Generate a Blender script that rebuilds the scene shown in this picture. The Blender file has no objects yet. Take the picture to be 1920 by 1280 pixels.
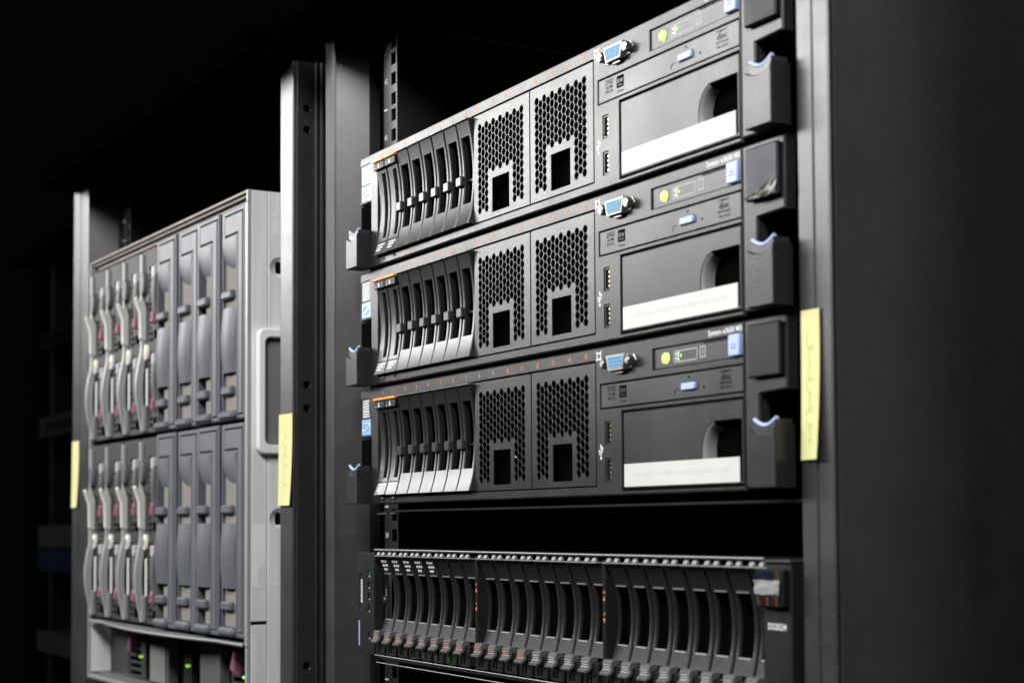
import bpy, math, random
from mathutils import Vector, Matrix
from mathutils.geometry import delaunay_2d_cdt
random.seed(7)
SC = bpy.context.scene
COL = SC.collection
R = math.radians
# ------------------------------------------------------------------ camera (units: metres; x along the racks, y into them, z up)
cam_d = bpy.data.cameras.new("camera")
cam = bpy.data.objects.new("camera", cam_d); COL.objects.link(cam)
SC.camera = cam
_yaw, _pit, _rol = 1.05077096, 0.0459252172, -0.00545073482
_F = Vector((-math.sin(_yaw)*math.cos(_pit), math.cos(_yaw)*math.cos(_pit), math.sin(_pit)))
_Rt = Vector((math.cos(_yaw), math.sin(_yaw), 0)); _U = _Rt.cross(_F)
_c, _s = math.cos(_rol), math.sin(_rol)
_r = _c*_Rt + _s*_U; _u = -_s*_Rt + _c*_U
_m = Matrix(((_r.x, _u.x, -_F.x, 1.09031), (_r.y, _u.y, -_F.y, -0.504814), (_r.z, _u.z, -_F.z, -0.0169323), (0, 0, 0, 1)))
cam.matrix_world = _m
cam_d.sensor_width = 36
cam_d.lens = 3004.604/1920*36
cam_d.shift_y = 208.47/1920
cam_d.clip_start = 0.05; cam_d.clip_end = 60
cam_d.dof.use_dof = True
cam_d.dof.focus_distance = 1.06
cam_d.dof.aperture_fstop = 10.5
# ------------------------------------------------------------------ world, lamps, exposure
W = bpy.data.worlds.new("World"); SC.world = W; W.use_nodes = True
W.node_tree.nodes["Background"].inputs[0].default_value = (0.8, 0.85, 0.9, 1)
W.node_tree.nodes["Background"].inputs[1].default_value = 0.0012
def area(name, loc, target, sx, sy, power, color=(1, 0.985, 0.965)):
    d = bpy.data.lights.new(name, 'AREA'); d.shape = 'RECTANGLE'; d.size = sx; d.size_y = sy; d.energy = power; d.color = color
    o = bpy.data.objects.new(name, d); COL.objects.link(o); o.location = loc
    v = Vector(target)-Vector(loc); z = -v.normalized(); x = Vector((1, 0, 0)); x = (x - z*x.dot(z)).normalized(); y = z.cross(x)
    o.matrix_world = Matrix(((x.x, y.x, z.x, loc[0]), (x.y, y.y, z.y, loc[1]), (x.z, y.z, z.z, loc[2]), (0, 0, 0, 1)))
    return o
area('aisle_lamp', (-1.3, -1.75, 1.14), (0.0, 0.0, 0.1), 3.2, 0.5, 98)
area('right_lamp', (1.0, -0.95, 1.15), (0.0, 0, 0.1), 0.9, 0.4, 38)  # unseen lamp put here to light the right-facing sides
SC.view_settings.view_transform = 'Standard'; SC.view_settings.look = 'None'
SC.view_settings.exposure = 0; SC.view_settings.gamma = 1
SC.cycles.max_bounces = 6
# ------------------------------------------------------------------ materials
MATS = {}
def mat(name, col, rough=0.45, metal=0.0, bump=0.0, bscale=1400, speck=0.0, spec=0.5, emit=None, estr=1.0, wear=0.0, coat=0.0, streak=0.0):
    m = bpy.data.materials.new(name); m.use_nodes = True; nt = m.node_tree; N = nt.nodes; Lk = nt.links
    b = N["Principled BSDF"]
    b.inputs['Base Color'].default_value = (*col, 1); b.inputs['Roughness'].default_value = rough
    b.inputs['Metallic'].default_value = metal; b.inputs['Specular IOR Level'].default_value = spec
    b.inputs['Coat Weight'].default_value = coat
    if emit: b.inputs['Emission Color'].default_value = (*emit, 1); b.inputs['Emission Strength'].default_value = estr
    tc = N.new('ShaderNodeTexCoord')
    if bump > 0:
        n = N.new('ShaderNodeTexNoise'); n.inputs['Scale'].default_value = bscale; n.inputs['Detail'].default_value = 2.0
        Lk.new(tc.outputs['Object'], n.inputs['Vector'])
        bm = N.new('ShaderNodeBump'); bm.inputs['Strength'].default_value = bump; bm.inputs['Distance'].default_value = 0.0004
        Lk.new(n.outputs['Fac'], bm.inputs['Height']); Lk.new(bm.outputs['Normal'], b.inputs['Normal'])
    # wide soft variation of colour and roughness (handling wear, dust) plus fine specks
    n2 = N.new('ShaderNodeTexNoise'); n2.inputs['Scale'].default_value = 22; n2.inputs['Detail'].default_value = 6; n2.inputs['Roughness'].default_value = 0.65
    if streak:
        mp = N.new('ShaderNodeMapping'); mp.inputs['Scale'].default_value = (3, 3, 0.25); Lk.new(tc.outputs['Object'], mp.inputs['Vector']); Lk.new(mp.outputs[0], n2.inputs['Vector'])
    else: Lk.new(tc.outputs['Object'], n2.inputs['Vector'])
    mr = N.new('ShaderNodeMapRange'); mr.inputs['From Min'].default_value = 0.3; mr.inputs['From Max'].default_value = 0.7
    w = wear if wear else 0.12
    mr.inputs['To Min'].default_value = rough*(1-w); mr.inputs['To Max'].default_value = min(1, rough*(1+w))
    Lk.new(n2.outputs['Fac'], mr.inputs['Value']); Lk.new(mr.outputs[0], b.inputs['Roughness'])
    mx = N.new('ShaderNodeMix'); mx.data_type = 'RGBA'
    mx.inputs['A'].default_value = (*[c*(1-w) for c in col], 1); mx.inputs['B'].default_value = (*[min(1, c*(1+w)) for c in col], 1)
    Lk.new(n2.outputs['Fac'], mx.inputs['Factor'])
    last = mx.outputs['Result']
    if speck > 0:
        n3 = N.new('ShaderNodeTexNoise'); n3.inputs['Scale'].default_value = 700; n3.inputs['Detail'].default_value = 1
        Lk.new(tc.outputs['Object'], n3.inputs['Vector'])
        cr = N.new('ShaderNodeMapRange'); cr.inputs['From Min'].default_value = 0.70; cr.inputs['From Max'].default_value = 0.80
        cr.inputs['To Max'].default_value = speck
        Lk.new(n3.outputs['Fac'], cr.inputs['Value'])
        m2 = N.new('ShaderNodeMix'); m2.data_type = 'RGBA'; m2.inputs['B'].default_value = (0.35, 0.35, 0.36, 1)
        Lk.new(cr.outputs[0], m2.inputs['Factor']); Lk.new(last, m2.inputs['A']); last = m2.outputs['Result']
    Lk.new(last, b.inputs['Base Color'])
    MATS[name] = m
    return m
mat('rack_paint', (0.017, 0.017, 0.018), 0.37, bump=0.2, bscale=1200, speck=0.25, spec=0.85)
mat('rack_trim', (0.018, 0.018, 0.019), 0.36, bump=0.15, bscale=1200)
mat('rack_dark', (0.003, 0.003, 0.003), 0.9, bump=0.2, spec=0.0)
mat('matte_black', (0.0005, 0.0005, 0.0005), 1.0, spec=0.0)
mat('void', (0.002, 0.002, 0.002), 1.0, spec=0.0)  # near-black: darkness inside openings is put into the colour
mat('panel_paint', (0.043, 0.043, 0.0435), 0.65, bump=0.35, bscale=1000)
mat('bezel', (0.018, 0.0185, 0.020), 0.33, bump=0.22, bscale=1250, speck=0.25, spec=0.42)
mat('bezel_fine', (0.020, 0.021, 0.025), 0.35, bump=0.14, bscale=1300)
mat('grille', (0.013, 0.013, 0.0135), 0.31, bump=0.34, bscale=1100, speck=0.3)
mat('carrier', (0.012, 0.012, 0.0125), 0.34, bump=0.2, bscale=1500)
mat('carrier_lit', (0.030, 0.030, 0.031), 0.31, bump=0.2, bscale=1200)  # lighter copy of carrier: light caught by the ramps is put in
mat('shelf_matte', (0.007, 0.007, 0.007), 0.6, bump=0.45, bscale=1000, speck=0.35, spec=0.4)
mat('shelf_black', (0.0125, 0.0125, 0.0125), 0.34, bump=0.3, bscale=1100, spec=0.5)
mat('scoop_highlight', (0.20, 0.20, 0.205), 0.33)  # far lighter than the bezel: crescent highlight put into the colour
mat('shelf_latch', (0.095, 0.095, 0.096), 0.26)
mat('shelf_gloss', (0.014, 0.014, 0.015), 0.25, bump=0.08)
mat('latch_grey', (0.030, 0.030, 0.031), 0.32, bump=0.1, bscale=1500)
mat('gloss_black', (0.006, 0.0065, 0.008), 0.45, spec=0.25)
mat('film', (0.008, 0.011, 0.024), 0.42, bump=0.2, bscale=60, spec=0.3)
mat('crumple', (0.13, 0.125, 0.11), 0.35, bump=0.9, bscale=120)
mat('steel', (0.40, 0.385, 0.35), 0.38, metal=0.9, wear=0.2)
mat('chrome', (0.55, 0.56, 0.57), 0.25, metal=1.0)
mat('edge_metal', (0.16, 0.16, 0.165), 0.34, metal=0.8)
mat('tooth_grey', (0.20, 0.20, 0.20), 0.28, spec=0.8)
mat('galvanised', (0.76, 0.79, 0.81), 0.42, metal=0.15, bump=0.12, bscale=200, wear=0.42, streak=1)
mat('light_grey', (0.72, 0.72, 0.72), 0.45, bump=0.08)
mat('trim_brown', (0.19, 0.135, 0.105), 0.5)
mat('slate', (0.092, 0.099, 0.114), 0.44, bump=0.10, bscale=900)
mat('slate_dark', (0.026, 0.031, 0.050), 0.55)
mat('tan_card', (0.165, 0.152, 0.138), 0.8, bump=0.2, bscale=300)
mat('lever_white', (0.50, 0.50, 0.47), 0.45)
mat('lever_silver', (0.30, 0.315, 0.32), 0.40, metal=0.2)
mat('blade_grey', (0.026, 0.026, 0.026), 0.55, bump=0.15, spec=0.3)
mat('blade_plate', (0.075, 0.075, 0.078), 0.5, spec=0.35)
mat('pink', (0.27, 0.115, 0.15), 0.28)
mat('mauve', (0.20, 0.07, 0.13), 0.35)
mat('cover_grey', (0.16, 0.16, 0.165), 0.5, spec=0.3)
mat('lilac', (0.42, 0.39, 0.43), 0.35)
mat('orange', (0.80, 0.27, 0.045), 0.4)
mat('print_orange', (0.62, 0.20, 0.08), 0.55)
mat('stripe_red', (0.42, 0.20, 0.15), 0.5)
mat('print_white', (0.72, 0.72, 0.72), 0.55)
mat('print_grey', (0.38, 0.38, 0.39), 0.55)
mat('print_dark', (0.002, 0.002, 0.003), 0.9, spec=0.05)
mat('blue', (0.16, 0.24, 0.62), 0.42)
mat('release_blue', (0.36, 0.43, 0.72), 0.42)
mat('vga_blue', (0.13, 0.31, 0.50), 0.6, spec=0.25)
mat('gold', (0.75, 0.60, 0.32), 0.3, metal=0.9)
mat('label_white', (0.52, 0.52, 0.51), 0.5, bump=0.05, bscale=200)
mat('reflection_grey', (0.22, 0.22, 0.225), 0.4)  # pale part of the reflection painted on the shelf badge
mat('faded', (0.465, 0.465, 0.455), 0.6)
mat('tag_white', (0.60, 0.61, 0.61), 0.45)
mat('tag_blue', (0.22, 0.40, 0.62), 0.35)
mat('tag_black', (0.03, 0.03, 0.03), 0.3)
mat('sticky_yellow', (0.58, 0.58, 0.27), 0.75, wear=0.05)
mat('ink', (0.30, 0.32, 0.10), 0.8)
mat('led_green', (0.3, 0.8, 0.1), 0.4, emit=(0.42, 1.0, 0.06), estr=2.6)
mat('led_small', (0.3, 0.8, 0.1), 0.4, emit=(0.40, 0.95, 0.05), estr=0.55)
mat('green_off', (0.03, 0.12, 0.05), 0.3)
mat('shaded_white', (0.00473, 0.00473, 0.00495), 0.95, spec=0.0)  # far-left devices: shade is put into these near-black colours
mat('shaded_blue', (0.00142, 0.00214, 0.00400), 0.95, spec=0.0)
mat('shaded_brown', (0.00142, 0.00113, 0.00094), 0.95, spec=0.0)
mat('streak_red', (0.0608, 0.0061, 0.0061), 0.4); mat('deep_blue', (0.0061, 0.0121, 0.0446), 0.4); mat('streak_yellow', (0.1013, 0.0770, 0.0101), 0.4)  # streaks of the painted badge reflection; blue also fills pin holes
mat('room_floor', (0.05, 0.05, 0.052), 0.6); mat('room_wall', (0.008, 0.008, 0.008), 0.9, spec=0.05)
# ------------------------------------------------------------------ mesh builder (coordinates in millimetres)
def area2(p): return sum(p[i][0]*p[(i+1) % len(p)][1]-p[(i+1) % len(p)][0]*p[i][1] for i in range(len(p)))
def ccw(p): return list(p) if area2(p) > 0 else list(reversed(p))
def offset(p, d):   # p ccw; d > 0 shrinks
    o = []; n = len(p)
    for i in range(n):
        a, b, c = p[i-1], p[i], p[(i+1) % n]
        e1 = (b[0]-a[0], b[1]-a[1]); e2 = (c[0]-b[0], c[1]-b[1])
        l1 = math.hypot(*e1) or 1e-9; l2 = math.hypot(*e2) or 1e-9
        n1 = (-e1[1]/l1, e1[0]/l1); n2 = (-e2[1]/l2, e2[0]/l2)
        k = 1+n1[0]*n2[0]+n1[1]*n2[1]
        if k < 0.2: k = 0.2
        o.append((b[0]+d*(n1[0]+n2[0])/k, b[1]+d*(n1[1]+n2[1])/k))
    return o
def inside(pt, poly):
    x, y = pt; r = False; n = len(poly); j = n-1
    for i in range(n):
        xi, yi = poly[i]; xj, yj = poly[j]
        if (yi > y) != (yj > y) and x < (xj-xi)*(y-yi)/(yj-yi)+xi: r = not r
        j = i
    return r
def rect(x0, x1, z0, z1): return [(x0, z0), (x1, z0), (x1, z1), (x0, z1)]
def rrect(x0, x1, z0, z1, r, n=4):
    p = []
    for cx, cz, a in ((x1-r, z0+r, -90), (x1-r, z1-r, 0), (x0+r, z1-r, 90), (x0+r, z0+r, 180)):
        for k in range(n+1):
            t = R(a+90*k/n); p.append((cx+r*math.cos(t), cz+r*math.sin(t)))
    return p
def circ(cx, cz, r, n=16, a0=0, rz=None): return [(cx+r*math.cos(a0+2*math.pi*k/n), cz+(rz or r)*math.sin(a0+2*math.pi*k/n)) for k in range(n)]
class MB:
    def __init__(s): s.v = []; s.f = []; s.mi = []; s.slot = 0
    def add(s, vs, fs):
        b = len(s.v); s.v += [tuple(v) for v in vs]
        for f in fs: s.f.append(tuple(b+i for i in f)); s.mi.append(s.slot)
    def box(s, x0, x1, y0, y1, z0, z1, c=0.0):
        if c <= 0:
            s.add([(x, y, z) for x in (x0, x1) for y in (y0, y1) for z in (z0, z1)],
                  [(0, 1, 3, 2), (4, 6, 7, 5), (0, 4, 5, 1), (2, 3, 7, 6), (0, 2, 6, 4), (1, 5, 7, 3)]); return s
        c = min(c, abs(x1-x0)*.49, abs(y1-y0)*.49, abs(z1-z0)*.49)
        X = (x0, x1); Y = (y0, y1); Z = (z0, z1); g = (1, -1); V = []; idx = {}
        for i in (0, 1):
            for j in (0, 1):
                for k in (0, 1):
                    for ax in (0, 1, 2):
                        p = [X[i]+(0 if ax == 0 else c*g[i]), Y[j]+(0 if ax == 1 else c*g[j]), Z[k]+(0 if ax == 2 else c*g[k])]
                        idx[(i, j, k, ax)] = len(V); V.append(p)
        F = []
        for i in (0, 1): F.append([idx[(i, a, b, 0)] for a, b in ((0, 0), (1, 0), (1, 1), (0, 1))])
        for j in (0, 1): F.append([idx[(a, j, b, 1)] for a, b in ((0, 0), (1, 0), (1, 1), (0, 1))])
        for k in (0, 1): F.append([idx[(a, b, k, 2)] for a, b in ((0, 0), (1, 0), (1, 1), (0, 1))])
        for i in (0, 1):
            for j in (0, 1): F.append([idx[(i, j, 0, 0)], idx[(i, j, 1, 0)], idx[(i, j, 1, 1)], idx[(i, j, 0, 1)]])
            for k in (0, 1): F.append([idx[(i, 0, k, 0)], idx[(i, 1, k, 0)], idx[(i, 1, k, 2)], idx[(i, 0, k, 2)]])
        for j in (0, 1):
            for k in (0, 1): F.append([idx[(0, j, k, 1)], idx[(1, j, k, 1)], idx[(1, j, k, 2)], idx[(0, j, k, 2)]])
            for i in (0, 1):
                for k in (0, 1): F.append([idx[(i, j, k, 0)], idx[(i, j, k, 1)], idx[(i, j, k, 2)]]) if True else 0
        s.add(V, F); s.fix = True; return s
    def plate(s, outline, holes, yf, yb, ch=0.0, hch=None, hback=None):
        """plate in the x-z plane, front at yf (towards -y), with through holes and chamfered rims"""
        if hch is None: hch = ch
        outline = ccw(outline); holes = [ccw(h) for h in holes]
        fo = offset(outline, ch) if ch else outline
        fh = [offset(h, -hch) if hch else h for h in holes]
        pts = [Vector(p) for p in fo]; edges = [(i, (i+1) % len(fo)) for i in range(len(fo))]
        for h in fh:
            b = len(pts); pts += [Vector(p) for p in h]; edges += [(b+i, b+(i+1) % len(h)) for i in range(len(h))]
        V, E, F, _, _, _ = delaunay_2d_cdt(pts, edges, [], 0, 1e-5)
        bb = [(min(p[0] for p in h), max(p[0] for p in h), min(p[1] for p in h), max(p[1] for p in h)) for h in fh]
        keep = []
        for f in F:
            c = (sum(V[i][0] for i in f)/len(f), sum(V[i][1] for i in f)/len(f))
            if not inside(c, fo): continue
            bad = False
            for h, q in zip(fh, bb):
                if q[0] <= c[0] <= q[1] and q[2] <= c[1] <= q[3] and inside(c, h): bad = True; break
            if not bad: keep.append(tuple(f))
        s.add([(v[0], yf, v[1]) for v in V], keep)
        def ring(a, ya, b, yb_, flip):
            n = len(a); vs = [(p[0], ya, p[1]) for p in a]+[(p[0], yb_, p[1]) for p in b]
            s.add(vs, [((i, (i+1) % n, n+(i+1) % n, n+i) if flip else (i, n+i, n+(i+1) % n, (i+1) % n)) for i in range(n)])
        if ch: ring(fo, yf, outline, yf+ch, False)
        ring(outline, yf+ch, outline, yb, False)
        for a, h in zip(fh, holes):
            if hch: ring(a, yf, h, yf+hch, True)
            ring(h, yf+hch, h, hback if hback is not None else yb, True)
        return s
    def disc(s, poly, y): s.add([(p[0], y, p[1]) for p in ccw(poly)], [tuple(range(len(poly)))]); return s
    def prismy(s, poly, y0, y1, c=0.0):
        poly = ccw(poly); n = len(poly); a = offset(poly, c) if c else poly
        s.add([(p[0], y0, p[1]) for p in a], [tuple(range(n))])
        if c: s.add([(p[0], y0, p[1]) for p in a]+[(p[0], y0+c, p[1]) for p in poly], [(i, n+i, n+(i+1) % n, (i+1) % n) for i in range(n)])
        s.add([(p[0], y0+c, p[1]) for p in poly]+[(p[0], y1, p[1]) for p in poly], [(i, n+i, n+(i+1) % n, (i+1) % n) for i in range(n)])
        s.add([(p[0], y1, p[1]) for p in poly], [tuple(reversed(range(n)))])
        return s
    def prismx(s, poly, x0, x1):    # poly in (y, z)
        n = len(poly)
        s.add([(x0, p[0], p[1]) for p in poly]+[(x1, p[0], p[1]) for p in poly],
              [tuple(range(n)), tuple(reversed(range(n, 2*n)))]+[(i, (i+1) % n, n+(i+1) % n, n+i) for i in range(n)]); return s
    def prismz(s, poly, z0, z1):    # poly in (x, y)
        n = len(poly)
        s.add([(p[0], p[1], z0) for p in poly]+[(p[0], p[1], z1) for p in poly],
              [tuple(reversed(range(n))), tuple(range(n, 2*n))]+[(i, (i+1) % n, n+(i+1) % n, n+i) for i in range(n)]); return s
    def strip(s, x0, x1, z0, z1, yf, d, n=14, c=0.5):
        """bar swept along z whose front follows yf(z); d = depth"""
        c = min(c, (x1-x0)*.45); V = []; F = []
        for i in range(n+1):
            z = z0+(z1-z0)*i/n; y = yf(z)
            V += [(x0, y+d, z), (x0, y+c, z), (x0+c, y, z), (x1-c, y, z), (x1, y+c, z), (x1, y+d, z)]
        for i in range(n):
            for k in range(6):
                a = i*6+k; b = i*6+(k+1) % 6; F.append((a, b, b+6, a+6))
        F.append(tuple(range(5, -1, -1))); F.append(tuple(n*6+k for k in range(6)))
        s.add(V, F); return s
    def cyl(s, cx, cz, r, y0, y1, n=20, c=0.0, r2=None):
        return s.prismy(circ(cx, cz, r, n), y0, y1, c)
    def tube(s, pts, r, n=8):
        P = [Vector(p) for p in pts]; V = []; F = []
        for i, p in enumerate(P):
            t = (P[min(i+1, len(P)-1)]-P[max(i-1, 0)]).normalized()
            a = t.cross(Vector((0, 1, 0.01)));
            if a.length < 1e-3: a = t.cross(Vector((1, 0, 0)))
            a.normalize(); b = t.cross(a)
            for k in range(n):
                w = 2*math.pi*k/n; V.append(p+r*(math.cos(w)*a+math.sin(w)*b))
        for i in range(len(P)-1):
            for k in range(n): F.append((i*n+k, i*n+(k+1) % n, (i+1)*n+(k+1) % n, (i+1)*n+k))
        F.append(tuple(reversed(range(n)))); F.append(tuple((len(P)-1)*n+k for k in range(n)))
        s.add(V, F); return s
    def build(s, name, mats, parent=None, label=None, smooth=None, recalc=True):
        me = bpy.data.meshes.new(name)
        me.from_pydata([(x*.001, y*.001, z*.001) for x, y, z in s.v], [], s.f)
        if isinstance(mats, str): mats = [mats]
        for m in mats: me.materials.append(MATS[m])
        if len(mats) > 1: me.polygons.foreach_set('material_index', s.mi)
        if recalc:
            import bmesh
            bm = bmesh.new(); bm.from_mesh(me)
            bmesh.ops.remove_doubles(bm, verts=bm.verts, dist=1e-7)
            bmesh.ops.recalc_face_normals(bm, faces=bm.faces)
            bm.to_mesh(me); bm.free()
        if smooth: me.shade_smooth(); me.set_sharp_from_angle(angle=R(smooth))
        me.update()
        o = bpy.data.objects.new(name, me); COL.objects.link(o)
        if parent: o.parent = parent
        if label: o['label'] = label
        return o
def thing(name, label, cat, loc=(0, 0, 0), rz=0, group=None):
    o = bpy.data.objects.new(name, None); COL.objects.link(o); o.empty_display_size = 0.02
    o.location = [c*.001 for c in loc]; o.rotation_euler = (0, 0, rz)
    o['label'] = label; o['category'] = cat
    if group: o['group'] = group
    return o
def copy_tree(o, parent=None):
    c = o.copy(); COL.objects.link(c); c.parent = parent
    for ch in list(o.children): copy_tree(ch, c)
    return c
def moved(o, dx=0, dz=0, parent=None):      # a copy of a part (with its sub-parts) shifted along x or z
    c = copy_tree(o, parent or o.parent); c.location = (o.location[0]+dx*.001, o.location[1], o.location[2]+dz*.001); return c
_tc = {}
def text_tris(t, size):
    k = (t, size)
    if k in _tc: return _tc[k]
    cu = bpy.data.curves.new('t', 'FONT'); cu.body = t; cu.size = size; cu.align_x = 'CENTER'; cu.align_y = 'CENTER'; cu.resolution_u = 2; cu.offset = 0.014*size
    ob = bpy.data.objects.new('t', cu); COL.objects.link(ob)
    dg = bpy.context.evaluated_depsgraph_get(); dg.update()
    me = bpy.data.meshes.new_from_object(ob.evaluated_get(dg))
    r = ([tuple(v.co) for v in me.vertices], [tuple(p.vertices) for p in me.polygons])
    bpy.data.objects.remove(ob); bpy.data.curves.remove(cu); bpy.data.meshes.remove(me)
    _tc[k] = r; return r
def put_text(mb, t, x, y, z, size, sx=1.0, rot=0, face='front'):
    V, F = text_tris(t, size); c, s_ = math.cos(rot), math.sin(rot); o = []
    for a, b, _ in V:
        a *= sx; u = a*c-b*s_; w = a*s_+b*c
        o.append((x+u, y, z+w) if face == 'front' else (x, y+u, z+w))
    mb.add(o, F)
def child(root, nm): return [c for c in root.children if c.name.split('.')[0] == nm]
# ------------------------------------------------------------------ the room (setting)
def struct(mb, name, m):
    o = mb.build(name, m); o['kind'] = 'structure'; return o
FLOOR = -1560
struct(MB().box(-6000, 3500, -3200, 3200, FLOOR-60, FLOOR), 'floor', 'room_floor')
struct(MB().box(-6000, 3500, 1400, 1500, FLOOR+1, 1600), 'wall', 'room_wall')
# ------------------------------------------------------------------ racks
def hole_poly(cy, cz, r, n=14): return [(cy+r*math.cos(2*math.pi*k/n), cz+r*math.sin(2*math.pi*k/n)) for k in range(n)]
def turn_plate(mb, outline, holes, xf, xb, ch=0, sign=1):
    """plate in the y-z plane facing +x (sign 1) or -x"""
    t = MB(); t.plate(outline, holes, 0, abs(xb-xf), ch)
    # local (u, yloc, v) -> (xf - sign*yloc, u, v)
    mb.add([(xf-sign*b, a, c) for a, b, c in t.v], t.f)
TOP = 376
def rail(root, x0, x1, y, z0, z1, side, nums=True):
    """mounting rail: square holes at 3 per unit, unit numbers printed on its front"""
    holes = []
    hx0, hx1 = (x1-10.5, x1-2.5) if side < 0 else (x0+2.5, x0+10.5)
    u = -23.2                                        # centre of unit 34
    k0 = int(math.floor((z0-u)/44.45)); k1 = int(math.ceil((z1-u)/44.45)); nm = MB()
    for k in range(k0, k1+1):
        zc = u+44.45*k
        for dz in (-15.88, 0, 15.88):
            if z0+6 < zc+dz < z1-6: holes.append(rect(hx0, hx1, zc+dz-4.6, zc+dz+4.6))
        if nums and z0+8 < zc < z1-8 and 1 <= 34+k <= 42:
            put_text(nm, str(34+k), (x0+4.6 if side < 0 else x1-4.6), y-0.15, zc, 6.2, 0.9)
        zb = zc+22.2
        if nums and z0+8 < zb < z1-8: nm.box(x0+1 if side < 0 else x1-7, x0+7 if side < 0 else x1-1, y-0.15, y-0.05, zb-0.6, zb+0.6)
    r = MB().plate(rect(x0, x1, z0, z1), holes, y, y+2.2, 0.25).box(x0 if side > 0 else x1-2.2, x0+2.2 if side > 0 else x1, y+2.3, y+42, z0, z1)
    o = r.build('mounting_rail', 'rack_trim' if nums else 'rack_dark', root)
    if nm.v: nm.build('unit_number', 'print_white', o)
    return o
def rack(root, xl0, xl1, xr0, xr1, yf, depth, ztop, zbot, railx, raily, rz=(-700, TOP), nums=True, kinds=('fold', 'fold'), paint='rack_paint'):
    """xl0..xl1 left front post, xr0..xr1 right front post; posts are folded sheet: front face + inner and outer sides"""
    for (a, b, kind) in ((xl0, xl1, kinds[0]), (xr0, xr1, kinds[1])):
        m = MB(); w = b-a; c = 1.8
        # folded profile (x, y), front at yf; a shallow step two fifths across
        q = a+w*.52
        prof = [(a, yf+32), (a, yf+c), (a+c*.3, yf+c*.3), (a+c, yf), (a+c+.6, yf), (q-1.6, yf), (q-1.0, yf), (q, yf+0.7), (q+.6, yf+.7), (b-c-.6, yf+.7), (b-c, yf+0.7), (b-c*.3, yf+1.0), (b, yf+c+.7), (b, yf+32)]
        if kind == 'flat': prof = [(a, yf+32), (a, yf+c+1), (a, yf+c), (a+c*.3, yf+c*.3), (a+c, yf), (a+c+.6, yf), (b-c-.6, yf), (b-c, yf), (b-c*.3, yf+c*.3), (b, yf+c), (b, yf+c+1), (b, yf+32)]
        if kind == 'splay': prof = [(a, yf+44), (a, yf+5.5), (a+6, yf+4.2), (b-5, yf+.8), (b-2.6, yf+.2), (b-1.0, yf), (b+.1, yf+.8), (b+.8, yf+2.4), (b+16, yf+23), (b+16, yf+32), (b+6, yf+44)]
        m.prismz(list(reversed(prof)), zbot, ztop)
        m.build('post', paint, root, smooth=25)
    for x, s in ((railx[0], -1), (railx[1], 1)): rail(root, x, x+24, raily, rz[0], rz[1], s, nums)
    return root
RK = thing('server_rack', 'near black server rack on the right holding three grey servers and a disk shelf', 'rack', (0, 0, -1560))
def sub(root, name, mb, m, label=None, smooth=None):
    o = mb.build(name, m, root, label, smooth); return o
# geometry of the racks is laid out in world millimetres, so the root offset is compensated on its children
def lift(root, dz=1560):
    for ch in root.children: ch.location.z += dz*.001
rack(RK, -102.6, -72.2, 488.8, 513.0, 0, 900, TOP, -1540, (-44, 462), 30, kinds=('splay', 'fold'))
# left post: second fold (lip) against the neighbouring rack, inner channel wall
bowed = MB(); _o = [(513.3, 3.0)]  # bow shaped so the light fades along the panel
for k in range(1, 26): _o.append((_o[-1][0]-8*math.tan(R(max(0, min(20, 2.1*(k-4))))), 3.0+8*k))
_o += [(_o[-1][0]-.5, 212), (_o[-1][0]-.5, 960)]
bowed.prismz(_o+[(x-1.6, y) for x, y in reversed(_o)], -1540, 400)
sub(RK, 'side_panel', bowed, 'panel_paint', smooth=30)
sub(RK, 'side_panel', MB().box(-101.8, -100.2, 40, 960, -1540, 400), 'rack_dark')
sub(RK, 'back_panel', MB().box(-100, 512, 955, 960, -1540, 400), 'void')
sub(RK, 'top_panel', MB().box(-102, 514, -4, 955, 401, 404), 'rack_dark')
sub(RK, 'header', MB().box(-102.4, 514.8, -42, 60, TOP+.5, 400, 1.5), 'matte_black')  # near-black; overhang shaped to shade the post tops
sub(RK, 'inner_channel', MB().box(-55.5, -44.5, 33, 36, -1540, TOP).box(486.5, 512.6, 34, 36, -1540, TOP), 'rack_dark')
sub(RK, 'plinth', MB().box(-102, 514, 2, 950, -1559, -1541), 'rack_dark')
bolts = None
lift(RK)
# left rack, turned a little towards the camera
ANG = math.atan2(15, 448)
LO = (-655, -37, 0)
LR = thing('server_rack', 'dark rack on the left whose posts frame the pale blade enclosure', 'rack', (-655, -37, -1560), ANG)
rack(LR, -112, -58, 484.0, 511.0, 14, 900, TOP-4, -1540, (-48, 452), 52, kinds=('fold', 'flat'))
# outer side of the right post carries round hinge holes and a lip
m = MB()
zs = [332.4, 314.5, 101.1, 81.8, -130.4, -150, 520]
turn_plate(m, rect(17.0, 52, -1540, TOP-4), [hole_poly(25.6, z, 3.3) for z in zs if z < 360], 513.2, 511.2, 0.2)
sub(LR, 'hinge_plate', m, 'rack_paint')
sub(LR, 'hinge_backing', MB().box(510.3, 511.1, 18, 51, -1540, TOP-5), 'void')
sub(LR, 'door_lip', MB().box(513.3, 515.6, 32.5, 35.0, -1540, TOP-4, 0.6).box(513.3, 517.5, 36.5, 40, -1540, TOP-4, 0.6), 'rack_paint')
sub(LR, 'side_panel', MB().box(-111.5, -110, 46, 930, -1540, 395), 'rack_dark')
sub(LR, 'inner_channel', MB().box(-57.6, -48.5, 54, 57, -1540, TOP-5), 'rack_dark')
sub(LR, 'post_cheek', MB().prismz([(-58.9, 17), (-57.8, 16.5), (-49.2, 47), (-49.2, 52), (-58.9, 52)], -1540, TOP-5), 'rack_paint')
sub(LR, 'back_panel', MB().box(-109, 509, 925, 930, -1540, 395), 'void')
sub(LR, 'top_panel', MB().box(-111, 510, 15, 920, 396.5, 399), 'rack_dark')
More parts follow.
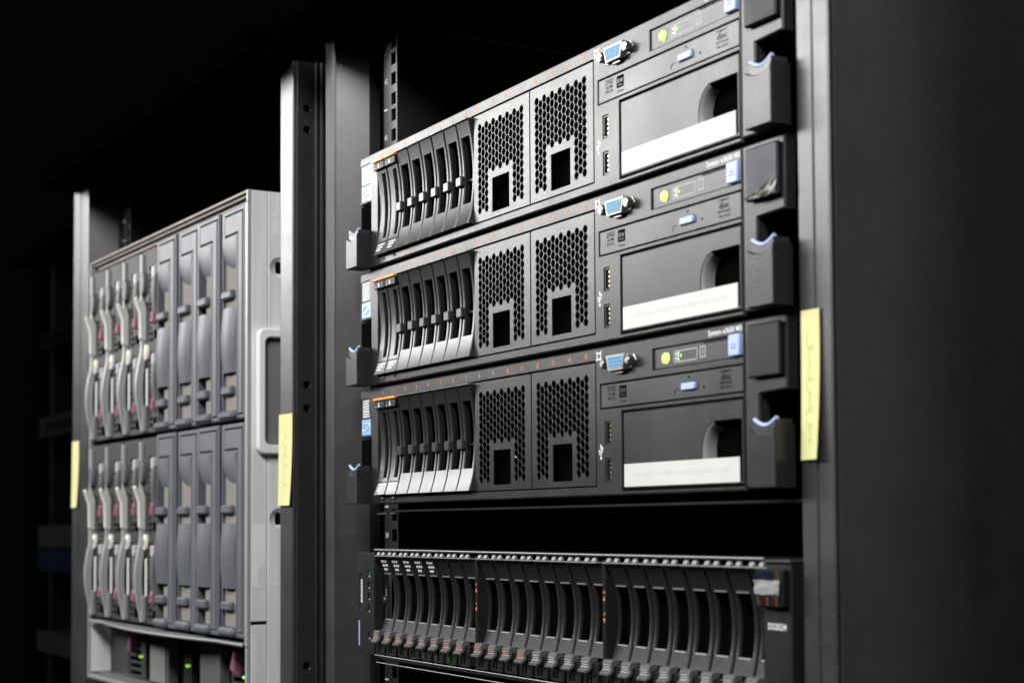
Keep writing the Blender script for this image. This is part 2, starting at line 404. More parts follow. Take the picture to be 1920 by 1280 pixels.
sub(LR, 'header', MB().box(-111.8, 511.5, -28, 80, TOP-3.5, 396, 1.5), 'matte_black')  # overhang shaped to shade these post tops as well
lift(LR)
# far rack beyond the left one, its shade put into near-black paint
FR = thing('server_rack', 'dim blurred rack at the far left edge behind the yellow note', 'rack', (-800, 60, -1560), 0)
x = FR
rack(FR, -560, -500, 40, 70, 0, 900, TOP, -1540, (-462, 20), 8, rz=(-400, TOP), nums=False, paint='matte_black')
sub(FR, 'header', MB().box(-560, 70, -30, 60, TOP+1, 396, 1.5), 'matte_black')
sub(FR, 'back_panel', MB().box(-560, 70, 700, 705, -1540, 395), 'void')
lift(FR)
def far_device(z0, z1, m, label, name='network_switch', cat='network switch', ports=0):
    t = thing(name, label, cat, (-1225, 50, z0)); h = z1-z0
    MB().box(0, 440, 3, 400, 0.5, h-.5).build('chassis', 'rack_dark', t)
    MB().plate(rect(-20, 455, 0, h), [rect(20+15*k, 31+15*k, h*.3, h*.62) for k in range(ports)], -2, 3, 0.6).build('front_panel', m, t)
    return t
far_device(-43, -12, 'shaded_white', 'pale grey blurred appliance at far left, lower half of the photo', 'network_appliance', 'appliance')
far_device(-77, -45, 'shaded_blue', 'dull blue blurred appliance directly below the pale grey one at far left', 'network_appliance', 'appliance')
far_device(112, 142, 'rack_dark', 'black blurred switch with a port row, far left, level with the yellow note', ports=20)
far_device(236, 262, 'shaded_brown', 'brownish blurred switch, highest of the devices at far left', ports=12)
far_device(-190, -160, 'shaded_white', 'grey blurred appliance at far left bottom, beside the rack foot', 'network_appliance', 'appliance')
# ------------------------------------------------------------------ yellow sticky notes
def note(loc, w, h, rz, label, seed, curl=1.5):
    t = thing('sticky_note', label, 'sticky note', loc, rz, 'yellow notes stuck on the rack posts')
    rnd = random.Random(seed); n = 12; V = []; F = []
    def yy(u, v): return -0.45-curl*max(0, 1-v)**3*(0.5+u)-0.5*curl*max(0, v-.8)*u-0.25*math.sin(3*v+u)
    for th in (0, 0.12):
        for i in range(n+1):
            for j in range(5):
                v = i/n; u = j/4; V.append((u*w+0.6*math.sin(v*2.1)*1.0, yy(u, v)+th, v*h))
    for i in range(n):
        for j in range(4):
            a = i*5+j; F.append((a, a+1, a+6, a+5)); b = (n+1)*5+a; F.append((b, b+5, b+6, b+1))
    mb = MB(); mb.add(V, F); mb.build('paper', 'sticky_yellow', t, smooth=50, recalc=False)
    s = MB()                                          # looping pencil writing that runs along the note
    rows = [0.5]
    for r_ in rows:
        pts = []; N = 150
        for i in range(N+1):
            q = i/N; v = 0.1+0.72*q; a = q*2*math.pi*7
            u = r_+0.22*math.sin(a)*(0.5+0.5*math.sin(q*19+seed)); v2 = v+0.035*math.cos(a)
            pts.append((u*w+0.4, v2))
        for (p0, p1) in zip(pts, pts[1:]):
            (x0, z0), (x1, z1) = p0, p1
            if abs(math.sin((z0)*23+seed)) < 0.16: continue
            dx, dz = x1-x0, (z1-z0)*h; L = math.hypot(dx, dz) or 1
            nx, nz = -dz/L*.16, dx/L*.16
            A = yy(x0/w, z0)-0.06; B = yy(x1/w, z1)-0.06
            s.add([(x0-nx, A, z0*h-nz), (x1-nx, B, z1*h-nz), (x1+nx, B, z1*h+nz), (x0+nx, A, z0*h+nz)], [(0, 1, 2, 3)])
    s.build('handwriting', 'ink', t, recalc=False)
    return t
note((490.8, 0, 14.2), 13.0, 72, 0, 'yellow sticky note on the right hand post beside the servers', 3)
note((-171.6, -7.2, 1.5), 27, 76, ANG, 'yellow sticky note with looping pencil writing on the middle post by the blade enclosure', 5)
note((-767, -26.5, 7.5), 25.5, 76, ANG, 'blurred yellow sticky note on the leftmost post', 9)
# ------------------------------------------------------------------ rack server
def hex_holes(x0, zt, cols, skipx, ztop_rows, zwin, zlow, d=5.02, r=2.64):
    hs = []; cp = 4.6
    for c in range(cols):
        k = 0
        while True:
            z = zt-(d/2 if c % 2 else 0)-d*k
            if z < zlow-0.5: break
            x_ = x0+cp*c
            if not (skipx[0] < x_ < skipx[1] and z < zwin): hs.append(circ(x_, z, r, 6, 0))
            k += 1
    return hs
PITCH = 18.67
def arcy(z, zc=42.0, half=35.0, s=5.8, y0=-4.2, p=2.3):
    if z > zc: return y0+s-5.0*((z-zc)/36.0)**1.8
    return y0+s*(1-min(1, abs((z-zc)/half))**p)
def make_server():
    t = thing('rack_server', '', 'server')
    # bezel with all its openings, left ear included
    out = [(-3.5, 0.4), (446.2, 0.4), (446.2, 86.6), (-21, 86.6), (-23, 84.6), (-23, 50.4), (-3.5, 50.4)]
    holes = [rect(8.4, 307.6, 5.7, 78.9), rect(311.9, 445.3, 50.4, 65.0), rect(365.2, 445.3, 68.6, 80.2), rect(334.0, 445.4, 2.8, 48.2),
             rect(316.9, 322.7, 29.8, 43.0), rect(316.9, 322.7, 8.3, 21.6), rrect(-21.6, -4.8, 52.0, 80.2, 0.8, 2)]
    bz = MB().plate(out, holes, 0, 7.5, 0.9, 0.35).build('bezel', 'bezel', t, smooth=25)
    MB().box(-20, 443, 7.6, 600, 1.0, 86.0).build('chassis', 'rack_dark', t)   # carcass behind the bezel
    MB().box(9, 306.8, 7.4, 7.5, 6.2, 78.2).build('bay_backing', 'void', t)
    # unit numbers along the top of the bezel
    for k in range(16):
        n = MB(); put_text(n, str(k), 16.8+PITCH*k, -0.06, 82.1, 4.1, 0.85); n.build('bay_number', 'print_orange', bz, recalc=False)
    tg = MB().box(-21.4, -5.0, 0.4, 1.2, 65.0, 80.0, .15)
    tg = tg.build('rating_tag', 'tag_black', t)
    q = MB(); rnd = random.Random(4)
    for i in range(7):
        zz = 78.2-1.95*i; xx = -18.5
        while xx < -8.5:
            L = rnd.uniform(1.2, 3.4); q.box(xx, min(xx+L, -7.5), 0.28, 0.35, zz-.62, zz+.62); xx += L+0.6
    q.build('lettering', 'print_white', tg)
    bt = MB().box(-21.3, -5.2, 0.4, 1.2, 52.4, 64.4, .15).build('processor_badge', 'tag_blue', t)
    ov = MB(); pts = [(-13.2+6.0*math.cos(a), 0.25, 58.4+2.6*math.sin(a)+1.1*math.cos(a)) for a in [2*math.pi*k/20 for k in range(19)]]
    ov.tube(pts, 0.35, 5); ov.build('swirl', 'print_white', bt)
    # two real drives
    def drive(x0):
        w = 17.8; x1 = x0+w; d = MB(); yf = arcy
        d.strip(x0, x0+8.6, 17.5, 69.8, yf, 3.2, 14, .7)
        d.strip(x1-3.6, x1, 17.5, 69.8, lambda z: yf(z)-.3, 5, 14, .6)
        for z in (33, 51): d.box(x0+8.5, x1-3.5, arcy(z)+1.8, arcy(z)+3.6, z-.9, z+.9)
        d.strip(x0, x1, 16.6, 19.2, yf, 6, 2, .4); d.strip(x0, x1, 67.4, 69.9, yf, 5, 2, .4)
        o = d.build('drive_carrier', 'carrier', t, smooth=35)
        MB().strip(x0+.2, x1-.2, 7.0, 15.9, yf, 9, 6, .5).build('latch_foot', 'carrier_lit', o, smooth=35)
        b = MB().box(x0+.2, x1-.2, -3.9, 6, 70.4, 75.9, .5).build('indicator_block', 'gloss_black', o)
        l = MB(); l.add([(x0+7.4, -3.97, 71.6), (x0+9.9, -3.97, 71.6), (x0+8.9, -3.97, 74.9), (x0+8.2, -3.97, 74.9)], [(0, 1, 2, 3)])
        l.box(x0+3.0, x0+3.8, -3.97, -3.92, 71.3, 72.0); l.build('triangle_mark', 'print_white', o, recalc=False)
        MB().box(x0+.1, x1-.2, -5.0, 5, 76.1, 78.2, .5).build('release_tab', 'orange', o, 'orange release tab')
        s = MB()
        for i, (a, bb) in enumerate(((3.5, 14.5), (3.2, 11), (3.0, 9.0))):
            z = 14.3-2.0*i; xx = x0+a
            while xx < x0+bb:
                s.add([(xx, arcy(z-.5)-.12, z-.55), (xx+1.5, arcy(z-.5)-.12, z-.55), (xx+1.5, arcy(z+.5)-.12, z+.55), (xx, arcy(z+.5)-.12, z+.55)], [(0, 1, 2, 3)]); xx += 1.9
        s.build('lettering', 'print_white', o, recalc=False)
        MB().tube([(x0+6, 0, 6.4), (x0+6, -1, 4.6), (x0+8.5, -1.5, 4.2), (x0+9.5, 0, 5.4)], .5, 6).build('hook', 'chrome', o, smooth=40)
        return o
    d0 = drive(9.5); moved(d0, PITCH)
    # six blanks with their clips
    def blank(x0):
        w = 17.75; x1 = x0+w; d = MB(); yf = arcy
        d.strip(x0, x0+3.5, 21.5, 67.2, yf, 4, 14, .8)
        d.strip(x1-3.7, x1, 21.5, 67.2, yf, 4, 14, .8)
        d.strip(x0, x1, 67.0, 77.8, yf, 9, 6, .7)
        o = d.build('drive_blank', 'carrier', t, smooth=35)
        MB().strip(x0, x1, 7.0, 21.8, yf, 9.5, 9, .6).build('blank_foot', 'carrier_lit', o, smooth=35)
        MB().box(x0+.1, x1-.1, -4.6, 2, 77.0, 78.1, .45).build('top_glint', 'tooth_grey', o)  # pale lip added for the highlight along the top
        y = arcy(38)
        MB().box(x0-4.4, x0+3.4, y-3.0, y+2, 34.6, 41.6, .8).build('clip', 'latch_grey', o)
        MB().box(x0+3.4, x1-3.6, y+1.6, y+2.8, 37.6, 38.8).build('link_rod', 'carrier', o)
        return o
    b0 = blank(9.5+2*PITCH)
    for k in range(1, 6): moved(b0, PITCH*k)
    # two hex perforated fillers
    def filler(x0, x1, hx):
        wx0 = hx+4.6*3+3.0; hs = hex_holes(hx, 69.2, 13, (hx+4.6*2.5, hx+4.6*9.5), 0, 37.5, 14.0)
        hs.append(rect(wx0, wx0+22.4, 10.0, 32.4))
        f = MB().plate(rect(x0, x1, 6.3, 78.1), hs, 0.15, .75, 0.3, 0.1)
        o = f.build('grille_filler', 'grille', t)
        MB().plate(rect(wx0-.1, wx0+22.5, 9.9, 32.5), [rect(wx0+.8, wx0+21.6, 10.8, 31.6)], 1.4, 3, .2).build('window_frame', 'matte_black', o)  # darkness of the window opening put into the frame's colour
        return o
    filler(159.3, 232.6, 167.5); filler(233.5, 306.7, 241.6)
    MB().tube([(203, 5, 26), (203.5, 3.6, 24), (205.5, 3.4, 24.5), (206, 4.6, 27.5)], .35, 5).build('spring', 'chrome', t)
    MB().tube([(276, 5, 30), (276.5, 3.6, 28), (279, 3.4, 28.5), (279.5, 4.6, 31)], .35, 5).build('spring', 'chrome', t)
    # vga port
    D = 5.5
    v = MB(); v.prismy([(p[0]+D, p[1]) for p in ((313.0, 74.6), (315, 72.2), (318, 71.2), (334, 71.0), (341.6, 72.4), (344.4, 76), (342, 79.6), (318.6, 80.6), (313.6, 79.6))], -0.8, 1.0, .25)
    dsh = [(321.4+D, 72.0), (335.0+D, 72.0), (336.9+D, 79.4), (319.5+D, 79.4)]
    v.prismy(offset(ccw(dsh), -0.9), -4.0, -.5, .3)
    vo = v.build('vga_port', 'steel', t)
    MB().prismy(offset(ccw(dsh), 0.1), -4.3, -3, .3).build('insert', 'vga_blue', vo)
    h = MB()
    for r_ in range(3):
        for c in range(5): h.disc(circ(322.8+D+2.6*c+(0.7 if r_ == 1 else 0), 74.0+1.95*r_, .62, 10), -4.38)
    h.build('pin_hole', 'deep_blue', vo, recalc=False)
    for xx in (315.2+D, 341.0+D):
        s = MB().prismy(circ(xx, 75.9, 3.0, 6, .3), -4.6, 0.2, .5); s.prismy(circ(xx, 75.9, 2.0, 12), -5.0, -4.4, .3)
        so = s.build('standoff_nut', 'chrome', vo)
        MB().disc(circ(xx, 75.9, 1.2, 12), -5.06).build('nut_hole', 'print_grey', vo, recalc=False)
    MB().box(325+D, 333+D, -2.0, -0.5, 69.3, 71.2, .5).build('shell_tab', 'steel', vo)
    s = MB().plate(rect(308.6, 313.2, 79.2, 83.6), [rect(309.5, 312.3, 80.1, 82.7)], -.08, -.02)
    for xx, zz in ((308, 78.6), (313.0, 78.6), (308, 83.4), (313.0, 83.4)): s.box(xx, xx+.9, -.08, -.03, zz, zz+.9)
    s.build('monitor_mark', 'print_white', bz)
    # usb ports with contacts and their mark
    for z0, z1 in ((30.0, 42.8), (8.5, 21.4)):
        u = MB().plate(rect(317.0, 322.6, z0, z1), [rect(317.8, 321.9, z0+.8, z1-.8)], .5, 5, .15).box(317, 322.6, 5.1, 5.6, z0, z1)
        uo = u.build('usb_port', 'tag_black', t)
        MB().box(320.4, 321.5, 1.6, 5, z0+1.2, z1-1.2).build('tongue', 'carrier', uo)
        g = MB()
        for k in range(4): g.box(320.0, 320.9, 1.3, 2.2, z0+2.0+k*2.7, z0+3.1+k*2.7)
        g.build('contact', 'gold', uo)
    s = MB(); s.box(312.1, 312.7, -.08, -.03, 22.2, 29.0); s.disc(circ(312.4, 22.2, .9, 10), -.06)
    s.add([(311.4, -.06, 28.6), (313.4, -.06, 28.6), (312.4, -.06, 30.6)], [(0, 1, 2)])
    s.box(312.6, 314.2, -.08, -.03, 25.4, 25.9); s.box(313.7, 314.2, -.08, -.03, 25.9, 27.4); s.box(313.2, 314.7, -.08, -.03, 27.3, 28.5)
    s.box(310.6, 312.2, -.08, -.03, 24.2, 24.7); s.box(310.6, 311.1, -.08, -.03, 24.7, 26.2); s.disc(circ(310.8, 26.4, .7, 10), -.06)
    s.build('usb_mark', 'print_white', bz, recalc=False)
    # operator panel
    p = MB().plate(rect(365.5, 445.0, 68.9, 79.9), [circ(376.6, 74.2, 3.0, 24)], 1.0, 3.5, .25).build('operator_panel', 'bezel_fine', t)
    MB().prismy(circ(376.6, 74.2, 2.9, 24), -0.2, 3, .8).build('power_button', 'led_green', p, 'glowing green power button', smooth=40)
    q = MB()
    for a in (0.5, 2.6, -0.5, -2.6): q.tube([(376.6+3.8*math.cos(a+w*.12), .75, 74.2+3.8*math.sin(a+w*.12)) for w in range(-3, 4)], .22, 5)
    q.build('button_ring', 'print_grey', p)
    q = MB(); q.plate(rrect(384.2, 405.2, 71.0, 77.4, .6, 2), [rrect(384.7, 404.7, 71.5, 76.9, .4, 2)], .9, .97)
    q.build('panel_outline', 'print_grey', p)
    q = MB()
    for xx, zz in ((386.2, 75.6), (388.0, 74.4), (386.2, 73.2), (388.3, 76.0), (388.2, 72.6)): q.disc(circ(xx, zz, .75, 8), .93)
    q.build('icon', 'print_white', p, recalc=False)
    MB().box(390.2, 391.2, .7, 1.0, 73.4, 75.4, .2).build('activity_light', 'led_small', p)
    q = MB().plate(rect(407.4, 412.6, 71.6, 77.6), [rect(408, 412, 72.2, 77.0)], .9, .97); put_text(q, 'i', 410, .94, 74.6, 5.0)
    q.build('information_mark', 'print_grey', p)
    q = MB().prismy(rrect(435.4, 444.7, 69.2, 80.4, .8, 3), -2.2, 1, .6); tb = q.build('release_tab', 'release_blue', t, 'pale blue release tab', smooth=30)
    MB().box(438.2, 442.2, -2.45, -2.2, 75.0, 75.6).box(438.2, 442.2, -2.45, -2.2, 73.2, 73.8).build('ridge', 'blue', tb)
    MB().box(411, 434.6, .8, .98, 78.8, 79.4).build('panel_groove', 'print_dark', p)
    # optical drive
    dv = MB().plate(rect(312.5, 444.8, 51.0, 64.4), [rrect(392.2, 405.2, 54.9, 59.4, .5, 2), circ(411.4, 55.7, .75, 10)], .35, 4, .35, .12).build('optical_drive', 'bezel_fine', t)
    MB().prismy(rrect(392.7, 404.7, 55.2, 59.1, .8, 3), -1.2, 3, .5).build('eject_button', 'release_blue', dv, 'pale blue eject button', smooth=30)
    q = MB(); put_text(q, 'DVD', 323.8, .3, 61.4, 4.2, .95); put_text(q, 'ROM', 323.8, .3, 58.4, 2.6, 1.2); put_text(q, 'RW DL', 323.8, .3, 56.0, 2.3, 1.1)
    q.plate(rrect(331.4, 338.8, 55.8, 62.8, .7, 2), [], .28, .33)
    put_text(q, 'Writer', 335.4, .3, 53.7, 2.0, 1.2)
    q.build('disc_mark', 'print_dark', dv)
    q = MB(); put_text(q, 'RW', 335.2, .2, 59.5, 3.6, 1.0); q.box(333, 337.6, .2, .25, 57, 57.4); q.build('disc_mark', 'bezel_fine', dv, recalc=False)
    q = MB(); put_text(q, 'COMPACT', 430.6, .3, 62.4, 1.9, 1.1); put_text(q, 'disc', 430.6, .3, 59.6, 4.6, 1.25); put_text(q, 'ReWritable', 430.6, .3, 56.6, 2.0, 1.15); put_text(q, 'Ultra Speed', 430.6, .3, 54.3, 1.9, 1.1)
    q.build('disc_mark', 'print_dark', dv, recalc=False)
    q = MB(); q.add([(397.6, .3, 61.6), (400.0, .3, 61.6), (398.8, .3, 63.0)], [(0, 1, 2)]); q.tube([(385, .3, 53.4), (385, .3, 55.0), (386, .3, 56.0), (388.4, .3, 56.0)], .2, 4)
    q.build('eject_mark', 'print_dark', dv, recalc=False)
    # blank media bay with thumb scoop
    sc = [(443.2, 6.0), (443.2, 37.2), (419.5, 37.2)]
    for k in range(1, 12):
        a = R(100+160*k/12*.88); sc.append((421.0+11.5*math.cos(a)*1.0, 21.5+15.7*math.sin(a)))
    sc += [(419.5, 6.0)]
    fb = MB().plate(rect(335.2, 444.9, 3.6, 47.4), [sc], .2, 3.2, .9, .3).build('media_bay_blank', 'bezel', t)
    # concave scoop wall from the cut edge to the deep floor
    w = MB(); n = 16; V = []; F = []
    for i in range(n+1):
        a = R(98+145*i/n)
        for j in range(6):
            g = j/5; rr = 11.6-3.5*math.sin(g*math.pi/2); V.append((421.0+rr*math.cos(a), .5+9*(1-math.cos(g*math.pi/2)), 21.5+(rr+4.2)*math.sin(a)))
    for i in range(n):
        for j in range(5): F.append((i*6+j, i*6+j+1, i*6+j+7, i*6+j+6))
    w.add(V, F); w.build('scoop', 'scoop_highlight', fb, smooth=60, recalc=False)
    MB().box(413, 443, 7.2, 7.45, 6, 37).build('scoop_floor', 'void', fb)
    lb = MB().box(336.6, 441.8, -.25, .15, 5.0, 17.9, .08).build('label_strip', 'label_white', t, 'white label strip along the foot of the blank bay')
    q = MB(); rnd = random.Random(21); xx = 345.0
    while xx < 434:
        hh = rnd.uniform(1.4, 3.0); ww = rnd.uniform(.7, 2.4); q.box(xx, xx+ww, -.28, -.26, 11.6-hh*.5, 11.6+hh*.5); xx += ww+rnd.uniform(.5, 1.6)
    q.build('faded_writing', 'faded', lb)
    # right ear: angled bracket, badge block and release latch
    ear = [(447.0, 2), (458.2, 2), (458.2, 48.6), (480.0, 49.6), (480.4, 86.8), (447.0, 86.6)]
    e = MB().plate(ear, [], -.2, 6.5, .9).build('ear', 'bezel', t, smooth=25)
    MB().box(453.0, 478.5, -3.6, -.3, 56.5, 83.4, .9).build('badge', 'gloss_black', e)
    def latch(xa, xb, z0, z1, yf):
        n = 10; top = [(xb-(xb-xa)*i/n, z1-3.0*math.sin(math.pi*i/n)+(1.5 if i in (0,) else 0)) for i in range(n+1)]
        L = MB().prismy([(xa, z0), (xb, z0)]+top, yf, 1.0, .5).build('release_latch', 'bezel', t, smooth=30)
        a = xa+2.0; b = xb-1.2
        top2 = [(b-(b-a)*i/n, z1+4.6-3.4*math.sin(math.pi*i/n)) for i in range(n+1)]
        MB().prismy([(a, z1-5), (b, z1-5)]+top2, yf+1.6, 0.2, .4).build('latch_slider', 'latch_grey', L, smooth=30)
        MB().tube([(p[0], yf+2.4, p[1]+.5) for p in top2], 1.05, 8).build('latch_rim', 'release_blue', L, 'blue rim of the latch', smooth=60)
        return L
    latch(-24.2, -4.2, 0.8, 24.6, -11.5)
    latch(463.4, 484.0, 1.2, 30.0, -11.5)
    MB().box(-22, -4.5, .5, 3.0, 0.8, 49).build('ear_backing', 'rack_dark', t)
    s = MB().cyl(477.5, 38, 1.0, 11, 14, 12, .4).build('captive_screw', 'chrome', t, smooth=40)
    q = MB(); put_text(q, 'System x3650 M3', 430.5, -.08, 83.2, 4.0, 1.0); q.build('lettering', 'print_white', bz, recalc=False)
    # rolled bright edge along the top front of the bezel
    return t
SV = make_server()
U2 = 88.9
names = ['lowest of the three grey servers, directly above the empty black gap',
         'middle of the three grey servers, its right badge wrapped in wrinkled film',
         'topmost of the three grey servers, cut off by the upper edge of the photo']
servers = [SV]
for k in (1, 2): servers.append(copy_tree(SV))
for k, s in enumerate(servers):
    s.location = (0, 0, U2*k*.001); s['label'] = names[k]; s['group'] = 'three identical rack servers'
for k, film in ((1, True),):
    bad = child(child(servers[k], 'ear')[0], 'badge')[0]
    bad.data = bad.data.copy(); bad.data.materials[0] = MATS['film']
# loose silver corner of the wrinkled film on the middle server
rnd = random.Random(11); V = []; F = []; n = 9
for i in range(n+1):
    for j in range(5):
        u = i/n; v = j/4*(0.25+.75*u)
        V.append((455+24*u, -4.6-rnd.uniform(0, 1.3), 57+9.5*v*(.4+.6*u)+rnd.uniform(-.4, .4)))
for i in range(n):
    for j in range(4): F.append((i*5+j, i*5+j+1, i*5+j+6, i*5+j+5))
b = MB(); b.add(V, F); b.build('film_corner', 'crumple', child(servers[1], 'ear')[0], 'crumpled translucent film corner', recalc=False)
# ------------------------------------------------------------------ disk shelf below
def make_shelf():
    t = thing('disk_shelf', 'long black disk shelf of 24 narrow curved drives below the servers', 'disk shelf', (0, 0, -118))
    g = lambda z: z+118
    MB().box(2, 458, 14, 520, g(-114.5), g(-34.5)).build('chassis', 'rack_dark', t)
    # top plate and bright rolled front edges
    MB().box(6.5, 481, -1.0, 40, g(-34.6), g(-33.4), .3).build('top_plate', 'shelf_gloss', t)
    MB().tube([(7.2, -2.0, g(-33.6)), (240, -2.0, g(-33.6)), (463, -2.0, g(-33.6))], .95, 10).build('top_rail', 'edge_metal', t, smooth=60)
    MB().prismx([(-1.5, g(-110.6)), (-2.4, g(-111.2)), (-2.4, g(-112.4)), (-.6, g(-113.9)), (10, g(-114.2)), (10, g(-110.2))], 8.6, 462).build('bottom_rail', 'shelf_gloss', t)
    MB().tube([(8.4, -2.2, g(-111.0)), (240, -2.2, g(-111.0)), (462, -2.2, g(-111.0))], .7, 8).build('rail_edge', 'edge_metal', t, smooth=60)
    MB().tube([(8, -1.2, g(-116.4)), (462, -1.2, g(-116.4))], .6, 8).build('lower_lip', 'edge_metal', t, smooth=60)
    GX = (9.3, 164.9, 318.4)
    zc = -69.5
    def yf(z):
        q = min(1, abs((z-118-zc)/34.0)); return -2.6+8.6*(1-q**2.0)
    def carrier(x0):
        w = 17.1; x1 = x0+w
        o = MB()
        o.strip(x0, x0+2.8, g(-84.6), g(-50.5), yf, 2, 14, .8); o.strip(x1-3.6, x1, g(-84.6), g(-50.5), yf, 2.4, 14, .9)
        o.strip(x0, x1, g(-50.9), g(-38.2), yf, 5, 8, .5)
        c = o.build('drive_carrier', 'shelf_black', t, smooth=35)
        MB().strip(x0+.2, x1, g(-93.2), g(-84.7), yf, 6, 7, .7).build('carrier_foot', 'shelf_matte', c, smooth=35)
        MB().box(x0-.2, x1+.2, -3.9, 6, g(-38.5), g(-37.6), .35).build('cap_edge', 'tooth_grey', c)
        MB().strip(x0+3.1, x1-3.7, g(-51.4), g(-50.6), lambda z: yf(z)-.35, 1.5, 2, .25).build('label_glint', 'tooth_grey', c)  # pale bar painting the highlight under the label area
        MB().strip(x0+3.1, x1-3.7, g(-85.0), g(-84.3), lambda z: yf(z)-.35, 1.5, 2, .25).build('sill_glint', 'tooth_grey', c)  # pale bar painting the highlight at the window's foot
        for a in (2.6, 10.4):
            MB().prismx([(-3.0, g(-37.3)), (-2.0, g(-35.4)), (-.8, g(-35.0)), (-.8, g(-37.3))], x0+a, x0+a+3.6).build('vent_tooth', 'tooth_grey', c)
        # latch: hooked lever with printed stripes
        L = MB(); a, b = x0+2.4, x0+11.6
        prof = [(0, g(-92.4)), (-4.4, g(-92.6)), (-5.3, g(-93.3)), (-5.7, g(-95.0)), (-5.6, g(-97.6)), (-6.4, g(-99.0)), (-8.0, g(-100.0)), (-8.0, g(-101.0)), (-5.8, g(-100.6)), (-4.2, g(-99.0)), (-3.8, g(-96)), (0, g(-94.6))]
        L.prismx(prof, a, b); lo = L.build('latch', 'shelf_latch', c, smooth=30)
        MB().box(x0+1.0, x1-.6, -3.2, 8, g(-109.2), g(-95.4), .5).build('foot_block', 'shelf_black', c)
        return c, lo
    proto, lo = carrier(GX[0])
    items = []
    for gi, gx in enumerate(GX):
        for k in range(8):
            c = proto if gi == 0 and k == 0 else moved(proto, gx-GX[0]+18.62*k)
            items.append((gi, k, c))
    for gi, k, c in items:
        x0 = GX[0]; idx = gi*8+k
        lt = [q for q in c.children if q.name.startswith('latch')][0]
        s = MB()
        for i in range(3): s.box(x0+3.8, x0+9.8, -5.86-(.5 if i == 2 else 0), -5.5, g(-95.2-1.4*i)-.24, g(-95.2-1.4*i)+.24)
        s.build('stripe', 'stripe_red' if idx < 12 else 'print_grey', c).name = 'stripe'
        s = MB()
        for a in (4.8, 8.6): s.box(x0+a, x0+a+1.9, -3.32, -3.1, g(-107.9), g(-103.6), .1)
        lo2 = s.build('status_light', 'void', c)
        if idx in (4, 5, 6): MB().box(x0+5.0, x0+6.5, -3.45, -3.32, g(-107.5), g(-104.2)).build('status_light', 'green_off', c)
        if idx < 5:
            s = MB()
            for i in range(3):
                z = g(-42.0-2.9*i)
                for q in range(3 if i < 2 else 2):
                    xx = x0+3.4+3.1*q+.6*i
                    s.add([(xx, yf(z-.7)-.12, z-.75), (xx+2.5, yf(z-.7)-.12, z-.75), (xx+2.7, yf(z+.7)-.12, z+.75), (xx+.2, yf(z+.7)-.12, z+.75)], [(0, 1, 2, 3)])
            s.build('lettering', 'print_white', c, recalc=False)
    for gx, n1, n2 in ((159.4, '8', '9'), (313.0, '16', '17')):
        d = MB().box(gx+.9, gx+4.7, -1.2, 10, g(-110.5), g(-36.2), .6).build('divider', 'shelf_gloss', t)
        gx += 1.4; s = MB(); put_text(s, n1, gx+1.8, -1.26, g(-54.8), 2.6, .9); s.add([(gx+.7, -1.26, g(-59.6)), (gx+2.9, -1.26, g(-59.6)), (gx+1.8, -1.26, g(-57.0))], [(0, 1, 2)])
        put_text(s, n2, gx+1.8, -1.26, g(-67.6), 2.6, .9); s.add([(gx+.7, -1.26, g(-69.8)), (gx+2.9, -1.26, g(-69.8)), (gx+1.8, -1.26, g(-72.4))], [(0, 1, 2)])
        s.build('number_mark', 'print_orange', d, recalc=False)
    MB().cyl(6, g(-71), 2.8, 5, 8, 16, .8).build('rivet', 'edge_metal', t, smooth=40)
    # ears
    le = [(-22.5, g(-109.5)), (5.6, g(-111.8)), (6.6, g(-111)), (6.6, g(-35.8)), (-22.0, g(-35.8)), (-22.8, g(-36.6))]
    wins = [rect(-5.0, -.8, g(z0), g(z0+5.2)) for z0 in (-54.4, -63.0, -71.6, -80.2, -100.4)]
    e = MB().plate(le, wins+[rect(-19.8, -14.4, g(-78.6), g(-51.6))], -2.5, 5, .7, .2).build('ear', 'shelf_black', t, smooth=25)
    for i, z0 in enumerate((-54.4, -63.0, -71.6, -80.2, -100.4)):
        MB().box(-5, -.8, -1.6, 0, g(z0), g(z0+5.2)).build('indicator_window', 'green_off' if i == 0 else 'gloss_black', e)
        q = MB().disc(circ(-1.9, g(z0+1.1), .55, 8), -2.56); q.build('indicator_dot', 'print_white', e, recalc=False)
    s = MB().box(-19.8, -14.4, -1.5, -.5, g(-78.6), g(-51.6)); s.build('tag_slot', 'tag_black', e)
    s = MB(); rnd = random.Random(8)
    for i in range(3):
        z = -56.0
        while z > -73.5:
            L = rnd.uniform(.8, 2.2); s.box(-18.9+1.4*i, -17.9+1.4*i, -1.62, -1.5, g(z-L), g(z)); z -= L+.5
    s.build('lettering', 'print_white', e)
    MB().box(-20.2, -19.0, -2.9, -2.4, g(-105.5), g(-86.8)).build('blue_stripe', 'release_blue', e)
    re = [(462.4, g(-117.5)), (484.6, g(-117.5)), (484.6, g(-35.6)), (462.4, g(-35.6))]
    e = MB().plate(re, [], -3.0, 6, .7).build('ear', 'shelf_black', t)
    MB().box(464, 484.4, -4.0, 8, g(-35.2), g(-34.0), .3).build('ear_cap', 'edge_metal', e)
    q = MB(); put_text(q, 'DS3524', 473.4, -3.06, g(-66.6), 4.4, 1.0); q.build('lettering', 'print_white', e, recalc=False)
    bd = MB().box(461.5, 483.0, -7.2, -3.1, g(-56.8), g(-38.2), .8).build('badge', 'gloss_black', e)
    # reflection on the badge, painted as a pale patch and coloured streaks
    rnd = random.Random(3); V = []; F = []
    for i in range(8):
        for j in range(6): V.append((462.2+19.0*i/7, -7.7-rnd.uniform(0, 1.2), g(-50.6+6.8*j/5)+rnd.uniform(-.25, .25)))
    for i in range(7):
        for j in range(5): F.append((i*6+j, i*6+j+1, i*6+j+7, i*6+j+6))
